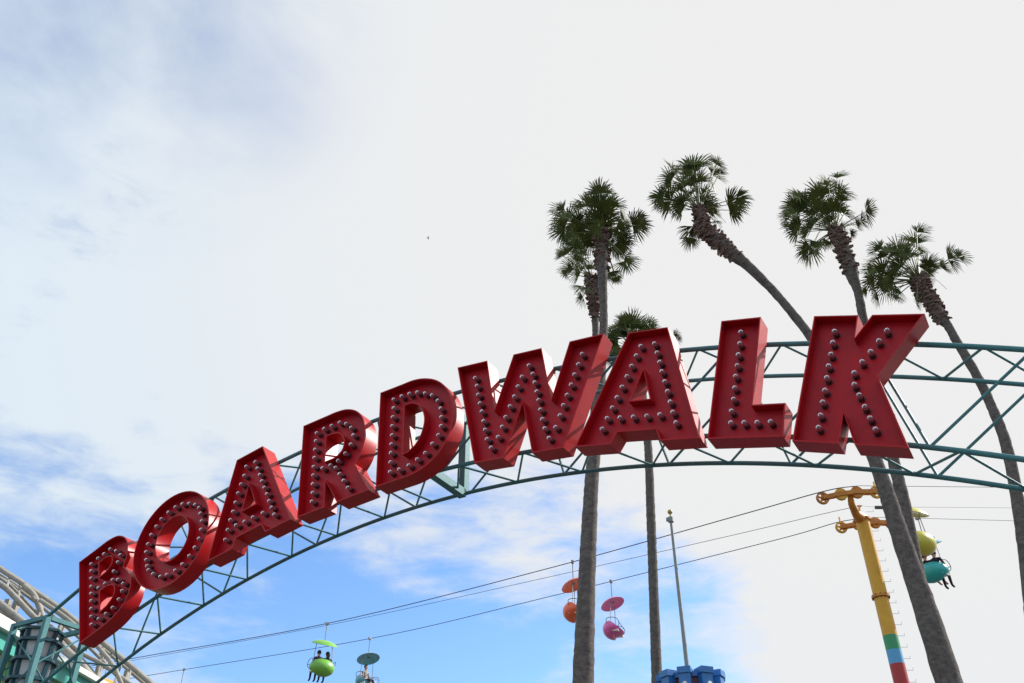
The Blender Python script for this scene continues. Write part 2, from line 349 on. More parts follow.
for g, lx, ly, lr, bulbs, zs, zx, zy, label in LET:
    outer, holes = GLY[g]; c, s_ = math.cos(lr), math.sin(lr)
    def P(a, b, o): return SP(lx + c * a - s_ * b, ly + s_ * a + c * b, o)
    root = empty('marquee_letter', P(.0, 0, DEPTH), label, 'letter', 'red letters spelling the word along the arch')
    if area(outer) < 0: outer = outer[::-1]
    holes = [h if area(h) > 0 else h[::-1] for h in holes]
    bm = bmesh.new(); panel(bm, [offset(outer, TH * .9)] + [offset(h, -TH * .9) for h in holes], P, REC)
    bmesh.ops.recalc_face_normals(bm, faces=bm.faces); finish(bm, 'face_panel', M['red_face'], root)
    bm = bmesh.new()
    for loop, inw in [(outer, TH)] + [(h, -TH) for h in holes]:
        inn = offset(loop, inw); n = len(loop)
        rings = [[bm.verts.new(P(a, b, o)) for a, b in lp] for lp, o in ((loop, DEPTH), (loop, 0), (inn, 0), (inn, DEPTH))]
        for k in range(4):
            A_, B_ = rings[k], rings[(k + 1) % 4]
            for i in range(n): bm.faces.new((A_[i], A_[(i + 1) % n], B_[(i + 1) % n], B_[i]))
    bmesh.ops.recalc_face_normals(bm, faces=bm.faces)
    finish(bm, 'side_return', M['red_side'], root, 32)
    bm = bmesh.new(); panel(bm, [offset(outer, TH * .9)] + [offset(h, -TH * .9) for h in holes], P, DEPTH - .004)
    bmesh.ops.recalc_face_normals(bm, faces=bm.faces); finish(bm, 'back_panel', M['red_side'], root)
    for bx, by in bulbs:
        X, Y = sign_at(zx + bx / zs, zy + by / zs, .050)
        base = SP(X, Y, REC)
        if bulb_me is None:
            bm = bmesh.new(); r = .0228 * S; prof = []
            for i in range(11):
                a = math.pi * (.12 + .88 * i / 10); prof.append((.060 * S - r * math.cos(a), r * math.sin(a)))
            prof = [(.024 * S, .012 * S), (.034 * S, .013 * S)] + prof; lathe(bm, Vector((0, 0, 0)), out_ax, prof)
            b1 = finish(bm, 'bulb', M['glass'], root, 60, loc=(0, 0, 0)); bm = bmesh.new(); prof = [(-.002, .026 * S), (.004 * S, .027 * S)]
            for i in range(9):
                a = math.pi * (.30 + .60 * i / 8); prof.append((.016 * S - .0210 * S * math.cos(a), .0225 * S * math.sin(a)))
            lathe(bm, Vector((0, 0, 0)), out_ax, prof); b2 = finish(bm, 'socket', M['socket'], b1, 40, loc=(0, 0, 0))
            bulb_me = (b1.data, b2.data); COL.objects.unlink(b1); COL.objects.unlink(b2); bpy.data.objects.remove(b2); bpy.data.objects.remove(b1)
        o1 = bpy.data.objects.new('bulb', bulb_me[0]); COL.objects.link(o1); o1.parent = root; o1.location = base - root.location
        o2 = bpy.data.objects.new('socket', bulb_me[1]); COL.objects.link(o2); o2.parent = o1

# ------------------------------------------------------------------ lantern inside the left tower
lb = SP(-9.62, 0, .43); lb.z = 0
lan = empty('lantern_tower', lb, 'tiered eight-sided lantern with white panels and dark teal ledges inside the truss post', 'lantern')
def poly_ring(c, r, z, n=8, rot=R(22.5)): return [Vector((c.x + r * math.cos(rot + 2 * math.pi * k / n), c.y + r * math.sin(rot + 2 * math.pi * k / n), z)) for k in range(n)]
def loft(bm, rings):
    vs = [[bm.verts.new(p) for p in r] for r in rings]
    for a, b in zip(vs, vs[1:]):
        n = len(a)
        for k in range(n): bm.faces.new((a[k], a[(k + 1) % n], b[(k + 1) % n], b[k]))
    bm.faces.new(vs[0][::-1]); bm.faces.new(vs[-1])
ztop = at(47, 632, lb.y).z
TIER, r0 = .215, .215
zc = ztop; first = True
bm = bmesh.new(); loft(bm, [poly_ring(lb, r0 + .07, zc - .03), poly_ring(lb, r0 + .07, zc), poly_ring(lb, r0 - .05, zc + .05)]); finish(bm, 'cap', M['lampteal'], lan)
k = 0
while zc > .6:
    hgt = TIER * (.55 if k == 0 else 1)
    zb = zc - .03 - hgt
    rt, rb = r0 + .02, r0 - .002
    bm = bmesh.new(); loft(bm, [poly_ring(lb, rb, zb), poly_ring(lb, rt, zc - .03)]); finish(bm, 'glass_panel', M['lamppanel'], lan)
    for a, b in zip(poly_ring(lb, rb + .008, zb), poly_ring(lb, rt + .008, zc - .03)):
        bm = bmesh.new(); tube(bm, [a, b], .036, 4); finish(bm, 'glazing_bar', M['lampteal'], lan)
    bm = bmesh.new(); loft(bm, [poly_ring(lb, rb + .01, zb - .03), poly_ring(lb, rt + .075, zb - .03), poly_ring(lb, rt + .075, zb + .005), poly_ring(lb, rb + .02, zb + .03)]); finish(bm, 'ledge', M['lampteal'], lan)
    zc = zb; k += 1
bm = bmesh.new(); loft(bm, [poly_ring(lb, .24, 0), poly_ring(lb, .24, zc - .03)]); finish(bm, 'base', M['lampteal'], lan)

# ------------------------------------------------------------------ mint and lemon building behind the tower
hE = (at(0, 636, 18)).z
pA = at(-60, 600, 17); pA = atz(-70, 596, hE); pB = atz(84, 682, hE); pB = pB + (pB - pA).normalized() * 2.0
bA, bB = Vector((pA.x, pA.y, 0)), Vector((pB.x, pB.y, 0)); fd = (bB - bA).normalized(); nd = Vector((-fd.y, fd.x, 0));
if nd.y < 0: nd = -nd
ln = (bB - bA).length
bld = empty('arcade_building', (bA + bB) / 2, 'lemon yellow building with mint fascia and white roof edge behind the left truss tower', 'building')
bm = bmesh.new(); boxd(bm, (bA + bB) / 2 + nd * 1.5 + Vector((0, 0, (hE - .3) / 2)), fd * ln / 2, nd * 1.5, Vector((0, 0, (hE - .3) / 2))); finish(bm, 'wall', M['lemon'], bld)
bm = bmesh.new(); boxd(bm, (bA + bB) / 2 + nd * 1.45 + Vector((0, 0, hE - .15)), fd * (ln / 2 + .1), nd * 1.6, Vector((0, 0, .15))); finish(bm, 'fascia', M['mint'], bld)
bm = bmesh.new(); boxd(bm, (bA + bB) / 2 + nd * 1.4 + Vector((0, 0, hE + .06)), fd * (ln / 2 + .2), nd * 1.7, Vector((0, 0, .058))); finish(bm, 'roof_edge', M['roofw'], bld)
i = .55
while i < ln:
    bm = bmesh.new(); boxd(bm, bA + fd * i - nd * .05 + Vector((0, 0, (hE - .31) / 2)), fd * .13, nd * .05, Vector((0, 0, (hE - .31) / 2))); finish(bm, 'pilaster', M['mint'], bld); i += 1.15
bm = bmesh.new(); boxd(bm, bA + fd * (ln * .30) + nd * .7 + Vector((0, 0, hE + .30)), fd * 1.2, nd * .5, Vector((0, 0, .17))); finish(bm, 'parapet', M['roofw'], bld)

# ------------------------------------------------------------------ roller coaster track
cst = empty('coaster_track', (-15, 26, 0), 'weathered white tubular roller coaster track curving down behind the left end of the arch', 'roller coaster')
def pxline(pts, Y, n=8): return cr([at(x, y, Y if not isinstance(Y, (list, tuple)) else Y[i]) for i, (x, y) in enumerate(pts)], n)
def part_tube(name, pts, Y, r, m='track', n=8):
    bm = bmesh.new(); tube(bm, pxline(pts, Y, n), r, 10); return finish(bm, name, M[m], cst, 60)
spA = [(-40, 545), (0, 569), (26, 586), (60, 609), (80, 625), (103, 643), (134, 669), (160, 692), (190, 720)]
spB = [(-40, 562), (0, 578), (26, 595), (52, 615), (75, 634), (97, 655), (118, 677), (140, 700)]
spC = [(-40, 560), (0, 584), (14, 596), (31, 614), (45, 627), (62, 644), (80, 664), (96, 684), (112, 706)]
spD = [(-40, 600), (0, 612), (20, 622), (44, 637), (66, 652), (84, 667), (100, 683), (118, 702)]
part_tube('spine', spA, 27, .075); part_tube('rail', [(x - 1, y + 5) for x, y in spA], 28.3, .05)
part_tube('rail', [(x + 1, y - 1.5) for x, y in spA], 28.6, .05)
part_tube('rail', spB, 27.6, .05); part_tube('spine', spC, 26, .085); part_tube('rail', [(x + 3, y - 4) for x, y in spC], 26.8, .045)
part_tube('rail', spD, 25.5, .07)
part_tube('spine', [(-10, 596), (30, 628), (62, 648), (80, 664), (94, 683), (106, 706)], 24.5, .11)
part_tube('rail', [(40, 600), (66, 618), (92, 641), (112, 664), (124, 690)], 25.2, .06)
part_tube('rail', [(60, 632), (80, 652), (102, 664), (130, 684), (150, 700)], 25.8, .06)
bm = bmesh.new()
for a, b in (((10, 576), (6, 590)), ((26, 588), (36, 600)), ((45, 600), (38, 618)), ((64, 613), (58, 636)), ((84, 630), (80, 660)), ((104, 645), (96, 684)), ((122, 662), (112, 690)), ((20, 584), (18, 605)), ((92, 636), (86, 650)), ((112, 652), (104, 668)), ((130, 668), (124, 683))):
    tube(bm, [at(*a, 27.2), at(*b, 26.3)], .035, 6)
finish(bm, 'cross_tie', M['track'], cst)
part_tube('brace', [(24, 586), (33, 594), (39, 606), (43, 620)], 26.6, .085)
for (x, y, Y) in ((9, 600, 28), (17, 602, 28), (63, 622, 28.5), (104, 650, 28.5), (3, 606, 28), (128, 671, 28)):
    p = at(x, y, Y); bm = bmesh.new(); boxd(bm, (p.x, p.y, p.z / 2), Vector((.07, 0, 0)), Vector((0, .1, 0)), Vector((0, 0, p.z / 2))); finish(bm, 'support_column', M['track'], cst)

# ------------------------------------------------------------------ palms
def palm(label, trunk_px, Y, r_px, base, leaves, zs, zx, zy, shag, seed, groundY=None, dyn=0, lean=0, rsc=1.0):
    """trunk_px: pixel points from crown down; r_px widths in pixels; base and leaves in zoomed pixels"""
    rnd = random.Random(seed)
    def q(x, y): return (zx + x / zs, zy + y / zs)
    bp = at(*q(*base), Y)
    pts = [bp] + [at(x, y, Y) for x, y in trunk_px]
    depth = lambda p: (p - EYEV).dot(FW)
    rad = [w / 2 * depth(p) / F for p, w in zip(pts, r_px)]
    d = (pts[-1] - pts[-2]).normalized(); d = Vector((d.x * .6, d.y, d.z)).normalized()
    t = pts[-1].z / -d.z if d.z < -.2 else 0
    g = pts[-1] + d * t; mid = pts[-1] + d * t * .55
    pts += [mid, g]; rad += [rad[-1] * 1.06, rad[-1] * 1.3]
    root = empty('palm_tree', (g.x, g.y, 0), label, 'palm tree', 'tall fan palms behind the arch')
    sp = cr(pts, 10); rr = [v.x for v in cr([Vector((r, 0, 0)) for r in rad], 10)]
    # uneven ringed bark, real relief
    pts2, rr2 = [], []
    for i in range(len(sp) - 1):
        L_ = (sp[i + 1] - sp[i]).length; n = max(1, int(L_ / .07))
        for k in range(n):
            t_ = k / n; pts2.append(sp[i].lerp(sp[i + 1], t_)); rr2.append((rr[i] * (1 - t_) + rr[i + 1] * t_) * (1 + rnd.uniform(-.025, .03)))
    pts2.append(sp[-1]); rr2.append(rr[-1])
    bm = bmesh.new(); tube(bm, pts2, rr2, 14)
    for v in bm.verts: v.co += Vector((rnd.uniform(-1, 1), rnd.uniform(-1, 1), 0)) * .006
    tr = finish(bm, 'trunk', M['trunk'], root, 70)
    # old leaf bases
    if shag:
        bm = bmesh.new(); dist = 0; i = 0; tot = shag[0]
        while i < len(pts2) - 1 and dist < tot:
            a, b = pts2[i], pts2[i + 1]; dist += (b - a).length; ax = (a - b).normalized(); x, y = frame_of(ax)
            f = min(1, dist / (tot * .15)); fat = shag[1] * (1 - .35 * dist / tot)
            for k in range(9):
                an = rnd.uniform(0, 2 * math.pi); o = x * math.cos(an) + y * math.sin(an)
                l = rnd.uniform(.10, .24); w = rnd.uniform(.04, .085); sd = ax.cross(o)
                p0 = a + o * (rr2[i] * .6); p1 = a + o * (rr2[i] * fat + rnd.uniform(0, .09)) + ax * l * rnd.uniform(-.6, .9)
                v = [bm.verts.new(p0 + sd * w), bm.verts.new(p0 - sd * w), bm.verts.new(p1 - sd * w * .5), bm.verts.new(p1 + sd * w * .5),
                     bm.verts.new(p0 + sd * w + ax * .05), bm.verts.new(p0 - sd * w + ax * .05), bm.verts.new(p1 - sd * w * .5 + ax * .03), bm.verts.new(p1 + sd * w * .5 + ax * .03)]
                for f4 in ((0, 1, 2, 3), (7, 6, 5, 4), (0, 4, 5, 1), (1, 5, 6, 2), (2, 6, 7, 3), (3, 7, 4, 0)): bm.faces.new([v[j] for j in f4])
            i += 1
        finish(bm, 'old_leaf_bases', M['boots'], root)
    # crown: fan leaves
    bm = bmesh.new()
    def leaf(hub, dr, size, nrm, dense=1.0):
        dr = dr.normalized(); side = dr.cross(nrm).normalized(); nrm = side.cross(dr).normalized()
        tube(bm, [bp + (hub - bp) * .0, bp.lerp(hub, .5) + Vector((0, 0, .04)), hub], [.02, .014, .010], 4, mi=1)
        nb = int(34 * dense); spread = R(rnd.uniform(62, 100)); cone = rnd.uniform(.0, .28)
        prevv = None
        hv = bm.verts.new(hub)
        for i in range(nb + 1):
            a = -spread + 2 * spread * i / nb
            dd = (dr * math.cos(a) + side * math.sin(a) + nrm * (cone * (1 - math.cos(a)) + (.05 if i % 2 else -.05))).normalized()
            L_ = size * (1.0 - .22 * abs(a) / spread) * rnd.uniform(.80, 1.10)
            midp = hub + dd * L_ * .44; mv = bm.verts.new(midp)
            if prevv is not None and rnd.random() < .97: bm.faces.new((hv, prevv, mv))
            wv = (-dr * math.sin(a) + side * math.cos(a)) * size * .50 * (2 * spread / nb) * .50
            dro = rnd.uniform(.04, .24) * (1 if rnd.random() > .12 else 2.1)
            m2 = hub + dd * L_ * .76 + Vector((0, 0, -dro * .28 * L_)); tip = hub + dd * L_ + Vector((0, 0, -dro * L_))
            if rnd.random() < .95:
                v0, v1 = bm.verts.new(midp - wv - dd * L_ * .03), bm.verts.new(midp + wv - dd * L_ * .03)
                v2, v3 = bm.verts.new(m2 + wv * .85), bm.verts.new(m2 - wv * .85); v4 = bm.verts.new(tip)
                bm.faces.new((v0, v1, v2, v3)); bm.faces.new((v3, v2, v4))
            prevv = mv
    for lf in leaves:
        x, y, r = lf[:3]; dz = lf[3] if len(lf) > 3 else rnd.uniform(-.55, .55)
        r *= rsc
        c_ = at(*q(x, y), Y + dz); dr = c_ - bp; dl = dr.length
        rw = r / zs * depth(c_) / F
        drn = dr.normalized() if dl > .05 else Vector((0, 0, 1))
        if drn.z < -.2: drn = (drn + Vector((0, 0, -.3))).normalized()
        hub = c_ - drn * min(rw * .45, dl * .8)
        n0 = Vector((rnd.uniform(-.35, .35), -.75 + rnd.uniform(-.2, .2), -.65 + rnd.uniform(-.3, .3)))
        leaf(hub - drn * rw * .35, drn, rw * 1.95, n0)
        if r > 22:   # a second blade behind, turned, so the clump has body
            leaf(hub + Vector((rnd.uniform(-.12, .12), rnd.uniform(.1, .4), rnd.uniform(-.1, .1))), drn + Vector((rnd.uniform(-.45, .45), rnd.uniform(-.3, .3), rnd.uniform(-.4, .35))), rw * 1.45, Vector((rnd.uniform(-1, 1), -.8, -.5 + rnd.uniform(-.4, .7))), .8)
        if r > 44:
            leaf(hub + Vector((rnd.uniform(-.2, .2), rnd.uniform(-.4, -.1), rnd.uniform(-.2, .1))), drn + Vector((rnd.uniform(-.6, .6), rnd.uniform(-.4, .4), rnd.uniform(-.5, .3))), rw * 1.4, Vector((rnd.uniform(-1.2, 1.2), -.7, -.4 + rnd.uniform(-.5, .7))), .8)
    # a few seed strands hanging in the crown
    for k in range(7):
        a = rnd.uniform(0, 6.28); e = bp + Vector((math.cos(a) * .35, math.sin(a) * .35, .1)); e2 = e + Vector((math.cos(a) * .25, math.sin(a) * .25, -.35))
        tube(bm, cr([bp, e, e2], 4), .006, 4, mi=1)
    cr_ = finish(bm, 'crown', [M['leaf'], M['petiole']], root)
    return root
P1L = [(275,110,58),(335,120,48),(215,120,45),(290,170,62),(120,190,55),(165,205,50),(190,240,50),(445,212,50),(375,180,34),(180,310,52),(385,275,48),(240,250,45),(350,325,35),(395,385,46),(340,425,26),(310,220,55),(250,190,55),(225,300,35),(330,270,40)]
palm('straight upright palm with round crown, its thick trunk passing behind the letter W', [(602, 262), (603, 290), (603.5, 330), (599, 400), (592.5, 470), (589.5, 520), (586, 600), (583, 683), (580.5, 740)], 17, [10, 11, 8.5, 8.5, 11, 14, 15.5, 18.5, 22, 24], (287, 262), P1L, 4.02, 530, 170, (1.1, 1.5), 11)
P1B = [(150,385,40),(185,400,38),(205,480,38),(140,320,36),(200,330,40),(240,380,30),(160,250,40),(300,400,30)]
palm('slender palm half hidden directly behind the straight palm, crown lower with drooping leaves', [(594.5, 300), (595.5, 335), (594, 400), (592, 500), (590, 600), (588, 690)], 20.5, [8, 9, 6.5, 7, 8.5, 10, 12], (255, 440), P1B, 4.02, 530, 170, (1.5, 1.8), 5)
P2L = [(225,75,50),(290,38,58),(345,55,48),(205,130,45),(262,85,62),(330,105,52),(290,130,60),(220,170,45),(360,140,45),(250,30,30),(470,95,20),(482,115,14)]
palm('short-looking palm whose spiky top shows between the letters W and A', [(640, 372), (644, 410), (648.3, 450), (651, 520), (654, 600), (657, 683), (660, 750)], 25, [9, 9, 8, 8.2, 9, 9.8, 11, 12], (298, 165), P2L, 4.017, 560, 310, (.9, 1.4), 9)
P3L = [(175,75,52),(95,118,45),(140,140,46),(258,105,48),(215,165,42),(75,195,46),(120,212,38),(245,215,34),(335,213,45),(172,322,36),(265,70,28),(165,180,42),(262,240,24),(195,115,40)]
palm('strongly leaning palm with long shaggy collar, its crown above the letter L', [(704, 227), (719, 242), (735, 255.5), (748, 266), (772, 289.5), (792, 313), (811, 338), (846, 398), (875, 460), (900, 535), (924, 605), (949, 683), (966, 740)], 15.5, [8, 12, 14, 13, 10, 8.4, 8.4, 9.2, 12, 14, 18, 22.5, 27, 30], (205, 245), P3L, 3.417, 640, 140, (1.6, 1.35), 21)
P4L = [(195,108,55),(285,105,50),(110,168,56),(175,180,50),(240,168,50),(88,252,56),(150,250,42),(305,200,36),(405,195,42),(360,252,24),(138,372,50),(222,338,26),(302,268,26),(60,220,34),(225,230,38)]
palm('gently leaning palm with a one-sided crown behind the notch of the letter K', [(841, 244), (848, 262), (853, 278), (858, 292), (863, 318), (875, 380), (894, 462), (903, 500), (910, 535), (921, 590), (938, 650), (950, 700)], 18, [9, 12.5, 14, 11.5, 8.5, 9, 10, 11.5, 13, 13.5, 15, 17, 19], (265, 285), P4L, 4.02, 770, 160, (1.45, 1.32), 33)
P5L = [(580,308,52),(500,345,50),(440,368,50),(545,368,50),(420,440,50),(440,512,50),(500,400,46),(650,400,40),(737,385,48),(500,530,36),(590,570,28),(640,460,30),(400,490,32),(470,460,40),(600,350,40),(560,430,34)]
palm('rightmost palm with a drooping crown, curving down behind the truss at the right edge', [(922, 288), (932, 303), (941, 318), (948, 326), (957, 342), (976, 374), (990, 403), (1004, 438), (1015, 485), (1026, 560), (1034, 640), (1040, 700)], 17, [9, 12, 13, 11.5, 8.5, 8.5, 9, 9.5, 10.5, 12, 13, 14, 16], (600, 485), P5L, 4.02, 770, 160, (1.25, 1.32), 45)

# ------------------------------------------------------------------ chair lift: cables and pylon
ZC = at(822, 497, 30).z
def lift(pts, z0=None):
    return [atz(x, y, z0 or ZC) for x, y in pts]
def cable(pts3, r, label):
    c_ = cr(pts3, 8); bm = bmesh.new(); tube(bm, c_, [r if i < len(c_) - 24 else r * .5 for i in range(len(c_))], 6); return tag(finish(bm, 'lift_cable', M['cable'], smooth_deg=60), label, 'cable', 'cables of the chair lift')
NEAR = lift([(10, 681), (135, 658), (327, 623.5), (540, 570.6), (740, 515), (822, 491.8)]) + [at(856, 486.2, 29.8), at(880, 486, 29.8), at(1024, 487.5, 29.5), at(1200, 489, 29)]
MIDC = lift([(10, 683), (135, 660), (327, 625.3), (540, 579), (740, 533.5), (850, 508)]) + [at(880, 507, 31), at(1024, 508, 30.5), at(1200, 510, 30)]
FARC = lift([(10, 699), (151, 675), (370, 638.6), (540, 598.9), (740, 549), (800, 533.5), (841, 521.5)]) + [at(875, 517.8, 32), at(891, 517.6, 32), at(1024, 521, 31.5), at(1200, 525, 31)]
cable(NEAR, .018, 'highest dark chair lift cable, carrying the green and orange chairs')
cable(MIDC, .010, 'thin middle chair lift cable running just below the highest one')
cable(FARC, .015, 'lowest chair lift cable, carrying the teal and pink chairs')
pb = at(881.5, 600, 31); PB = Vector((pb.x, pb.y, 0)); ztp = at(860, 520, 31).z
pyl = empty('lift_pylon', PB, 'yellow steel chair lift pylon with green, blue and red bands low on its pole', 'pylon')
zg, zb_, zr = at(890, 636, 31).z, at(894, 650.5, 31).z, at(898, 664.5, 31).z
def polecyl(z0, z1, r, name, m):
    bm = bmesh.new(); tube(bm, [(PB.x, PB.y, z0), (PB.x, PB.y, z1)], r, 24); return finish(bm, name, M[m], pyl, 50)
polecyl(zg, ztp, .245, 'pole', 'yellow'); polecyl(zb_, zg, .247, 'painted_band', 'green_band'); polecyl(zr, zb_, .247, 'painted_band', 'blue_band'); polecyl(0, zr, .247, 'painted_band', 'red_band')
zf = at(881, 597, 31).z; polecyl(zf - .04, zf + .04, .31, 'flange', 'orange'); polecyl(ztp - .04, ztp + .04, .31, 'flange', 'orange')
bm = bmesh.new()
for k in range(10):
    an = k * .628; boxd(bm, (PB.x + .28 * math.cos(an), PB.y + .28 * math.sin(an), zf), Vector((.02, 0, 0)), Vector((0, .02, 0)), Vector((0, 0, .07)))
finish(bm, 'flange_bolt', M['rust'], pyl)
zz_ = zf + 3.2
while zz_ > .6:
    bm = bmesh.new(); p = Vector((PB.x + .235, PB.y - .03, zz_)); tube(bm, [p, p + Vector((.24, 0, 0)), p + Vector((.25, 0, .10))], .007, 5); zz_ -= .38
    finish(bm, 'climbing_rung', M['steel'], pyl)
# top arm and sheave trains
def wheel(c, r, ax, spoked, par, m='orange'):
    x, y = frame_of(ax); bm = bmesh.new(); n = 28
    rim = [c + (x * math.cos(2 * math.pi * k / n) + y * math.sin(2 * math.pi * k / n)) * r * .88 for k in range(n + 1)]
    if spoked:
        prof = [(-.05, r), (-.02, r * .9), (.02, r * .9), (.05, r), (.05, r * .74), (-.05, r * .74)]
        rings = [[bm.verts.new(c + ax * t + (x * math.cos(2 * math.pi * k / n) + y * math.sin(2 * math.pi * k / n)) * q) for k in range(n)] for t, q in prof]
        for a, b in zip(rings, rings[1:] + rings[:1]):
            for k in range(n): bm.faces.new((a[k], a[(k + 1) % n], b[(k + 1) % n], b[k]))
        for k in range(5):
            a = 2 * math.pi * k / 5 + .3; dd = x * math.cos(a) + y * math.sin(a); sd = ax.cross(dd)
            boxd(bm, c + dd * r * .45, dd * r * .36, sd * r * .13, ax * .025)
        lathe(bm, c - ax * .07, ax, [(0, r * .24), (.14, r * .24)])
    else:
        lathe(bm, c - ax * .06, ax, [(0, r * .97), (.02, r), (.05, r * .92), (.07, r * .92), (.10, r), (.12, r * .97)], 12)
        lathe(bm, c - ax * .11, ax, [(0, r * .2), (.22, r * .2)])
    bmesh.ops.recalc_face_normals(bm, faces=bm.faces)
    w = finish(bm, 'sheave_wheel', M[m], pyl, 40); return w
def train(pxs, Y, rpx, spk, ms):
    cs = [at(x, y, Y) for x, y in pxs]; d = (cs[-1] - cs[0]).normalized(); ax = d.cross(Vector((0, 0, 1))).normalized()
    for c, s_, m in zip(cs, spk, ms): wheel(c, rpx * (c - EYEV).dot(FW) / F, ax, s_, pyl, m)
    bm = bmesh.new()
    for a, b in zip(cs, cs[1:]): beam(bm, a + ax * .09, b + ax * .09, .05, .15); beam(bm, a - ax * .09, b - ax * .09, .05, .12)
    mdl = (cs[0] + cs[-1]) / 2
    finish(bm, 'sheave_beam', M['orange'], pyl); return cs, mdl
csA, mA = train([(822.7, 498.2), (841, 494.4), (856.9, 492.5), (876.2, 492.3)], 29.8, 6.4, (1, 0, 0, 1), ('orange', 'yellow', 'orange', 'yellow'))
csB, mB = train([(841.4, 527.4), (858, 524.6), (875, 522.8), (891, 523.4)], 32, 5.9, (1, 0, 0, 1), ('yellow', 'yellow', 'orange', 'orange'))
bm = bmesh.new(); top = Vector((PB.x, PB.y, ztp))
tube(bm, [top, at(856, 514, 30.6), at(851.5, 504, 30), at(850.3, 496, 29.9)], [.26, .15, .12, .10], 12)
tube(bm, [top + Vector((0, 0, -.2)), at(866, 524, 32)], [.16, .12], 10)
finish(bm, 'crossarm', M['orange'], pyl, 50)
bm = bmesh.new(); p0, p1 = at(859.5, 516, 31), at(859.3, 506, 31); tube(bm, [p0, p1], .04, 6); beam(bm, at(857.3, 506, 31), at(861.5, 506, 31), .05); finish(bm, 'cable_guide', M['yellow'], pyl)
for c in (csA[3], csB[0]): bm = bmesh.new(); tube(bm, [c + Vector((0, 0, .2)), c + Vector((0, 0, .42))], .03, 6); finish(bm, 'lifting_lug', M['yellow'], pyl)
bm = bmesh.new(); beam(bm, at(875, 507.5, 30.6), at(900, 507.5, 30.6), .08, .10); finish(bm, 'cable_catcher', M['darksteel'], pyl)

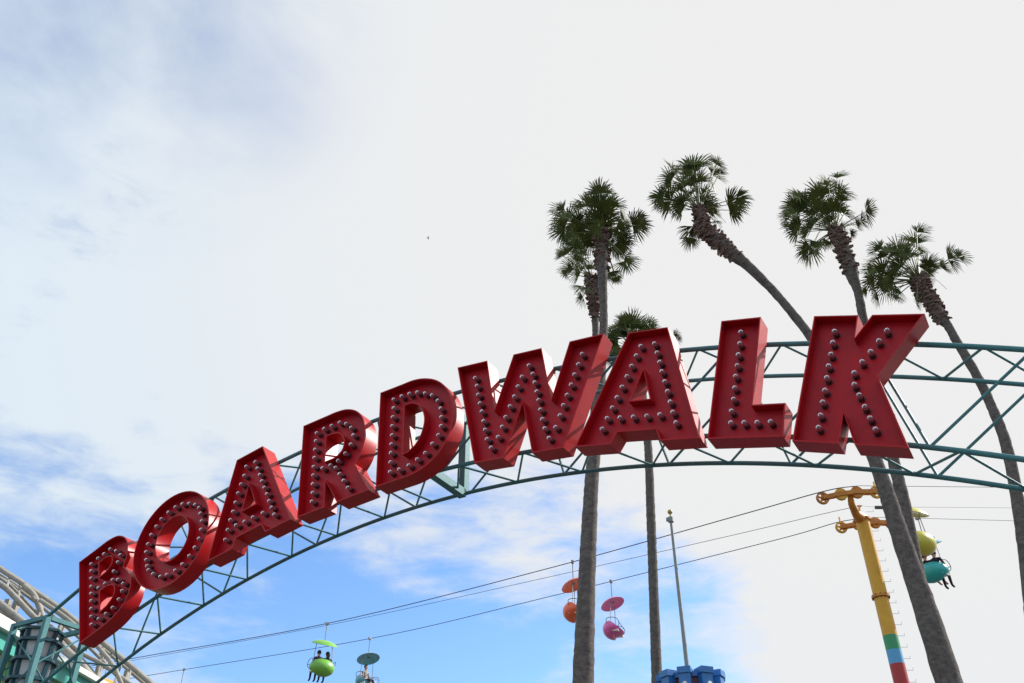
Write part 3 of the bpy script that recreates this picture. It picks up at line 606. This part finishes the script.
# ------------------------------------------------------------------ people
def figure(loc, rot, pose, mats, label, group=None, female=False):
    """seated figure, sitting point at loc, facing +y before rot. mats: top, legs, shin"""
    root_loc = Vector(loc); bm = bmesh.new(); sk = bm.verts.layers.skin.verify()
    J = dict(pel=(0, 0, .10), wai=(0, -.02, .28), che=(0, -.01, .47), nek=(0, .01, .60), hb=(0, .02, .67), hc=(0, .03, .77), ht=(0, .03, .85))
    rd = dict(pel=.145, wai=.125, che=.150, nek=.055, hb=.070, hc=.092, ht=.065)
    for s_, n in ((-1, 'l'), (1, 'r')):
        J['s' + n] = (s_ * .19, 0, .53); rd['s' + n] = .065
        hand = pose.get('hand' + n, (s_ * .25, .30, .22)); el = pose.get('elb' + n, (s_ * .27, .06, .27))
        J['e' + n] = el; rd['e' + n] = .045; J['h' + n] = hand; rd['h' + n] = .038
        J['t' + n] = (s_ * .10, .06, .08); rd['t' + n] = .095
        kn = pose.get('knee' + n, (s_ * .12, .44, .10)); an = pose.get('ankle' + n, (s_ * .12, .50, -.34)); to = tuple(Vector(an) + Vector(pose.get('toe' + n, (0, .16, -.05))))
        J['k' + n] = kn; rd['k' + n] = .068; J['a' + n] = an; rd['a' + n] = .045; J['f' + n] = to; rd['f' + n] = .04
    vs = {}
    for k_, p in J.items():
        vs[k_] = bm.verts.new(p); vs[k_][sk].radius = (rd[k_], rd[k_] * (.72 if k_ in ('che', 'wai', 'pel') else 1)); vs[k_][sk].use_root = k_ == 'pel'
    E_ = [('pel', 'wai'), ('wai', 'che'), ('che', 'nek'), ('nek', 'hb'), ('hb', 'hc'), ('hc', 'ht')]
    for n in 'lr': E_ += [('che', 's' + n), ('s' + n, 'e' + n), ('e' + n, 'h' + n), ('pel', 't' + n), ('t' + n, 'k' + n), ('k' + n, 'a' + n), ('a' + n, 'f' + n)]
    for a, b in E_: bm.edges.new((vs[a], vs[b]))
    me = bpy.data.meshes.new('tmp'); bm.to_mesh(me); bm.free(); o = bpy.data.objects.new('tmp', me); COL.objects.link(o)
    o.modifiers.new('s', 'SKIN'); ss = o.modifiers.new('u', 'SUBSURF'); ss.levels = 2; ss.render_levels = 2
    dg = bpy.context.evaluated_depsgraph_get(); m2 = bpy.data.meshes.new_from_object(o.evaluated_get(dg)); COL.objects.unlink(o); bpy.data.objects.remove(o)
    ml = [M['skin'], M[mats[0]], M[mats[1]], M[mats[2]]]; m2.materials.clear()
    for m in ml: m2.materials.append(m)
    hands = [Vector(J['hl']), Vector(J['hr'])]; feet = [Vector(J['al']), Vector(J['ar'])]; knees = [Vector(J['kl']), Vector(J['kr'])]
    for p in m2.polygons:
        c_ = p.center; p.use_smooth = True
        if c_.z > .59: i_ = 0
        elif any((c_ - h).length < .10 for h in hands): i_ = 0
        elif c_.y > .12 and c_.z < .22 and not any((c_ - Vector(J['e' + n])).length < .15 for n in 'lr'): i_ = 3 if any((c_ - f).length < .22 for f in feet) or (c_.z < -.02) else 2
        elif c_.z < .12: i_ = 2
        else: i_ = 1
        p.material_index = i_
    rm = Matrix.Rotation(rot, 4, 'Z'); m2.transform(rm); m2.name = 'person'
    ob = bpy.data.objects.new('person', m2); COL.objects.link(ob); ob.location = root_loc; tag(ob, label, 'person', group)
    # hair cap and face bits
    bm = bmesh.new(); ball(bm, Vector((0, .012, .80)), .105, 14, 10, (.95, 1.02, 1.0))
    bmesh.ops.bisect_plane(bm, geom=bm.verts[:] + bm.edges[:] + bm.faces[:], plane_co=(0, .045, .77), plane_no=(0, .8, -.35), clear_outer=True)
    if female: tube(bm, [(0, -.07, .80), (0, -.10, .68), (0, -.10, .52)], [.08, .085, .04], 10)
    bmesh.ops.transform(bm, matrix=Matrix.Translation(root_loc) @ rm, verts=bm.verts); finish(bm, 'hair', M['hair'], ob, 70)
    bm = bmesh.new(); ball(bm, Vector((0, .125, .745)), .018, 8, 6)
    for s_ in (-1, 1): ball(bm, Vector((s_ * .093, .03, .755)), .022, 8, 6, (.5, 1, 1.3))
    bmesh.ops.transform(bm, matrix=Matrix.Translation(root_loc) @ rm, verts=bm.verts); finish(bm, 'nose_and_ears', M['skin'], ob, 70)
    return ob

# ------------------------------------------------------------------ chairs of the lift
def lift_chair(cab, rot, mat_, label, sc=1.0, drop=.98, gap=1.12, tilt=20, tax='X'):
    """cab: the point on the cable it hangs from; rot: heading (faces +y at 0)"""
    cab = Vector(cab); root = empty('lift_chair', cab, label, 'chair lift seat', 'coloured chairs hanging from the chair lift cables')
    Rm = Matrix.Translation(cab) @ Matrix.Rotation(rot, 4, 'Z') @ Matrix.Scale(sc, 4)
    def fin(bm, name, m, par=root, sm=50):
        bmesh.ops.transform(bm, matrix=Rm, verts=bm.verts); return finish(bm, name, m, par, sm)
    zc_ = -drop; zs_ = zc_ - gap
    bm = bmesh.new(); tube(bm, [(0, 0, .02), (0, 0, zc_ + .04)], .022, 8); boxd(bm, (0, 0, 0), Vector((.10, 0, 0)), Vector((0, .05, 0)), Vector((0, 0, .05))); tube(bm, [(0, 0, zc_ + .16), (0, 0, zc_ + .02)], [.03, .09], 10)
    fin(bm, 'hanger', M['steel'])
    # canopy: shallow dome with a curled lip, underside closed
    bm = bmesh.new(); n = 32; prof = [(0, .17), (.2, .16), (.40, .115), (.56, .05), (.66, -.03), (.645, -.04), (.55, -.01), (.38, .02), (.2, .03), (0, .035)]
    rings = []
    for r_, z_ in prof:
        rings.append([bm.verts.new((r_ * 1.0 * math.cos(2 * math.pi * k / n), r_ * .80 * math.sin(2 * math.pi * k / n), zc_ + z_)) for k in range(n)] if r_ > 0 else [bm.verts.new((0, 0, zc_ + z_))])
    for a, b in zip(rings, rings[1:]):
        for k in range(n):
            if len(a) == 1: bm.faces.new((a[0], b[k], b[(k + 1) % n]))
            elif len(b) == 1: bm.faces.new((a[k], b[0], a[(k + 1) % n]))
            else: bm.faces.new((a[k], b[k], b[(k + 1) % n], a[(k + 1) % n]))
    bmesh.ops.recalc_face_normals(bm, faces=bm.faces)
    bmesh.ops.transform(bm, matrix=Matrix.Translation((0, 0, zc_)) @ Matrix.Rotation(R(tilt), 4, tax) @ Matrix.Translation((0, 0, -zc_)), verts=bm.verts); fin(bm, 'canopy', mat_)
    # two side rods
    for s_ in (-1, 1):
        bm = bmesh.new(); tube(bm, [(s_ * .40, 0, zc_ + .03), (s_ * .47, -.02, zs_ + .42), (s_ * .50, -.02, zs_ + .15)], .016, 6); fin(bm, 'side_rod', M['steel'])
    # bucket: egg shell cut open to the front
    bm = bmesh.new(); bmesh.ops.create_uvsphere(bm, u_segments=28, v_segments=18, radius=1, matrix=Matrix.Translation((0, 0, zs_)) @ Matrix.Diagonal((.62, .48, .41, 1)))
    for v in bm.verts:
        if v.co.y > 0 and v.co.z < zs_: v.co.z = zs_ + (v.co.z - zs_) * .72
    pn = Vector((0, .60, .80)).normalized()
    bmesh.ops.bisect_plane(bm, geom=bm.verts[:] + bm.edges[:] + bm.faces[:], plane_co=(0, -.22, zs_ + .34), plane_no=pn, clear_outer=True)
    outer_faces = bm.faces[:]
    geo = bmesh.ops.duplicate(bm, geom=bm.verts[:] + bm.edges[:] + bm.faces[:])
    newf = [g for g in geo['geom'] if isinstance(g, bmesh.types.BMFace)]; newv = [g for g in geo['geom'] if isinstance(g, bmesh.types.BMVert)]
    for v in newv: v.co = Vector((v.co.x * .94, v.co.y * .93 + .0, zs_ + (v.co.z - zs_) * .93))
    bmesh.ops.reverse_faces(bm, faces=newf)
    for f_ in newf: f_.material_index = 1
    be = [e for e in bm.edges if e.is_boundary]; 
    try: bmesh.ops.bridge_loops(bm, edges=be)
    except Exception: pass
    fin(bm, 'bucket', [mat_, M['white']])
    # bench
    bm = bmesh.new(); boxd(bm, (0, .04, zs_ - .17), Vector((.50, 0, 0)), Vector((0, .24, 0)), Vector((0, 0, .03))); fin(bm, 'bench', M['white'])
    # safety bar: a hoop on each side plus bar across
    for s_ in (-1, 1):
        bm = bmesh.new(); tube(bm, cr([(s_ * .54, -.20, zs_ + .12), (s_ * .60, -.18, zs_ + .30), (s_ * .61, .04, zs_ + .34), (s_ * .60, .26, zs_ + .26), (s_ * .58, .34, zs_ + .08), (s_ * .52, .26, zs_ - .06)], 5), .014, 6); fin(bm, 'side_hoop', M['darksteel'])
    bm = bmesh.new(); tube(bm, [(-.59, .32, zs_ + .14), (.59, .32, zs_ + .14)], .014, 6); fin(bm, 'safety_bar', M['darksteel'])
    return root, Rm, zs_
def seat(chair, x, pose, mats, label, female=False):
    root, Rm, zs_ = chair; p = Rm @ Vector((x, -.02, zs_ - .11)); rot = Rm.to_euler().z
    return figure(p, rot, pose, mats, label, 'riders on the chair lift', female)
def on(cab_pts, px):
    # point on a cable polyline at picture column px
    P_ = cr(cab_pts, 12)
    def col(p): d = p - EYEV; return W / 2 + F * d.dot(RT) / d.dot(FW)
    for a, b in zip(P_, P_[1:]):
        ca, cb = col(a), col(b)
        if ca <= px <= cb: return a.lerp(b, (px - ca) / (cb - ca))
    return P_[0]
lime = chair_paint('lime_paint', (.18, .48, .06)); tealp = chair_paint('blue_teal_paint', (.13, .44, .56)); orangep = chair_paint('orange_red_paint', (.90, .14, .05))
pink = chair_paint('magenta_paint', (.80, .14, .42)); yel = chair_paint('pale_yellow_paint', (.60, .52, .05)); turq = chair_paint('turquoise_paint', (.02, .42, .42)); amber = chair_paint('amber_paint', (.7, .33, .02))
gch = lift_chair(on(NEAR, 327), R(35), lime, 'lime green lift chair seen from behind with two riders')
seat(gch, -.22, {}, ('plum', 'navy', 'navy'), 'rider in dark top seated on the left side of the lime green chair')
seat(gch, .22, {}, ('navy', 'navy', 'navy'), 'rider with lower head seated on the right side of the lime green chair', True)
tch = lift_chair(on(FARC, 370), R(-120), tealp, 'blue teal lift chair with a rider in a striped top')
seat(tch, .1, {}, ('stripes', 'navy', 'skin'), 'rider in striped top seated in the blue teal lift chair')
lift_chair(on(NEAR, 572.5), R(-98), orangep, 'empty orange red lift chair half hidden by a palm trunk')
lift_chair(on(FARC, 611), R(-108), pink, 'empty magenta lift chair with a white inside')
lift_chair(on(FARC, 184), R(-60), pink, 'lift chair below the teal arch whose hanger alone shows above the bottom edge')
lift_chair(on(NEAR, 108), R(30), amber, 'amber lift chair glimpsed between the coaster tubes')
lift_chair(on(NEAR, 903), R(28), yel, 'pale yellow lift chair seen from behind beside the pylon', sc=1.05)
uch = lift_chair(on(FARC, 918), R(-52), turq, 'turquoise lift chair with two riders whose legs hang to the right', sc=.92, drop=1.2)
for ch in uch[0].children:
    if ch.name.startswith('canopy'):
        ch.data.materials[0] = tealp; ch['label'] = 'dark teal canopy'
seat(uch, -.18, dict(kneel=(-.12, .46, .14), anklel=(-.12, .86, .0), kneer=(.12, .46, .14), ankler=(.14, .80, -.06)), ('black', 'pinkish', 'pinkish'), 'rider with bare outstretched legs in the turquoise lift chair')
seat(uch, .22, {}, ('black', 'black', 'black'), 'rider in dark trousers in the turquoise lift chair')

# ------------------------------------------------------------------ flagpole
fp = at(687.6, 671, 30); FB = Vector((fp.x, fp.y, 0)); zt_ = at(671, 520, 30).z
fl = empty('flagpole', FB, 'slim grey flagpole topped by a gold ball, without a flag', 'flagpole')
bm = bmesh.new(); tube(bm, [FB, Vector((FB.x, FB.y, zt_))], [.125, .05], 16); finish(bm, 'shaft', M['pole'], fl, 50)
bm = bmesh.new(); tube(bm, [(FB.x, FB.y, zt_ - .08), (FB.x, FB.y, zt_ + .10)], .10, 14); beam(bm, (FB.x - .16, FB.y, zt_ + .02), (FB.x, FB.y, zt_ + .02), .10, .12); finish(bm, 'truck', M['pole'], fl, 50)
bm = bmesh.new(); tube(bm, [(FB.x, FB.y, zt_ + .1), (FB.x, FB.y, zt_ + .25)], .03, 8); ball(bm, Vector((FB.x, FB.y, zt_ + .31)), .09, 18, 12); finish(bm, 'ball_finial', M['gold'], fl, 60)
bm = bmesh.new(); tube(bm, [(FB.x, FB.y, 0), (FB.x, FB.y, .25)], [.3, .16], 16); finish(bm, 'base_collar', M['pole'], fl, 50)

# ------------------------------------------------------------------ blue battlemented kiosk turret
KY = 19.0; kt = at(689.5, 671, KY); KC = Vector((kt.x, kt.y, 0)); kz = at(688, 669.5, KY - .6).z
kio = empty('turret', KC, 'blue turret with square piers, capped tops and dark red recesses at the bottom edge', 'turret')
bm = bmesh.new(); tube(bm, [(KC.x, KC.y, 0), (KC.x, KC.y, kz - .10)], .48, 32); finish(bm, 'core_wall', M['darkred'], kio, 40)
bm = bmesh.new(); tube(bm, [(KC.x, KC.y, kz - .10), (KC.x, KC.y, kz + .0)], .53, 32); finish(bm, 'crown_band', M['blue'], kio, 40)
for k in range(9):
    a = R(-90 + 20 + 40 * k); d = Vector((math.cos(a), math.sin(a), 0)); t_ = Vector((-math.sin(a), math.cos(a), 0))
    c0 = KC + d * .54
    bm = bmesh.new(); boxd(bm, c0 + Vector((0, 0, (kz - .07) / 2)), d * .12, t_ * .115, Vector((0, 0, (kz - .07) / 2))); pr_ = finish(bm, 'pier', M['blue'], kio)
    bm = bmesh.new(); boxd(bm, c0 + Vector((0, 0, kz - .005)), d * .15, t_ * .135, Vector((0, 0, .06))); finish(bm, 'pier_cap', M['blue'], pr_)
    bm = bmesh.new(); tube(bm, [c0 + d * .12 + Vector((0, 0, kz - .30)), c0 + d * .19 + Vector((0, 0, kz - .28))], [.03, .045], 8); finish(bm, 'lamp', M['white'], pr_, 50)

# ------------------------------------------------------------------ a gull far off
gp = at(428, 238, 90); bm = bmesh.new(); tube(bm, cr([gp + Vector((-.18, 0, 0)), gp + Vector((-.06, 0, .01)), gp + Vector((.08, 0, .02)), gp + Vector((.19, 0, .01))], 4), [.012] + [.035] * 11 + [.012], 8)
for s_ in (-1, 1):
    tip = gp + Vector((-.03, s_ * .38, .01)); mid = gp + Vector((.04, s_ * .18, .08))
    for a, b, w1, w2 in ((gp, mid, .06, .05), (mid, tip, .05, .012)):
        v = [bm.verts.new(p) for p in (a + Vector((w1, 0, .02)), a + Vector((-w1, 0, .02)), b + Vector((-w2, 0, .02)), b + Vector((w2, 0, .02)), a + Vector((w1, 0, -.01)), a + Vector((-w1, 0, -.01)), b + Vector((-w2, 0, -.01)), b + Vector((w2, 0, -.01)))]
        for f4 in ((0, 1, 2, 3), (7, 6, 5, 4), (0, 4, 5, 1), (1, 5, 6, 2), (2, 6, 7, 3), (3, 7, 4, 0)): bm.faces.new([v[j] for j in f4])
tag(finish(bm, 'gull', M['gull'], smooth_deg=50), 'tiny distant bird gliding alone in the pale sky above the letter D', 'bird')
SC.cycles.max_bounces = 8; SC.cycles.transparent_max_bounces = 8
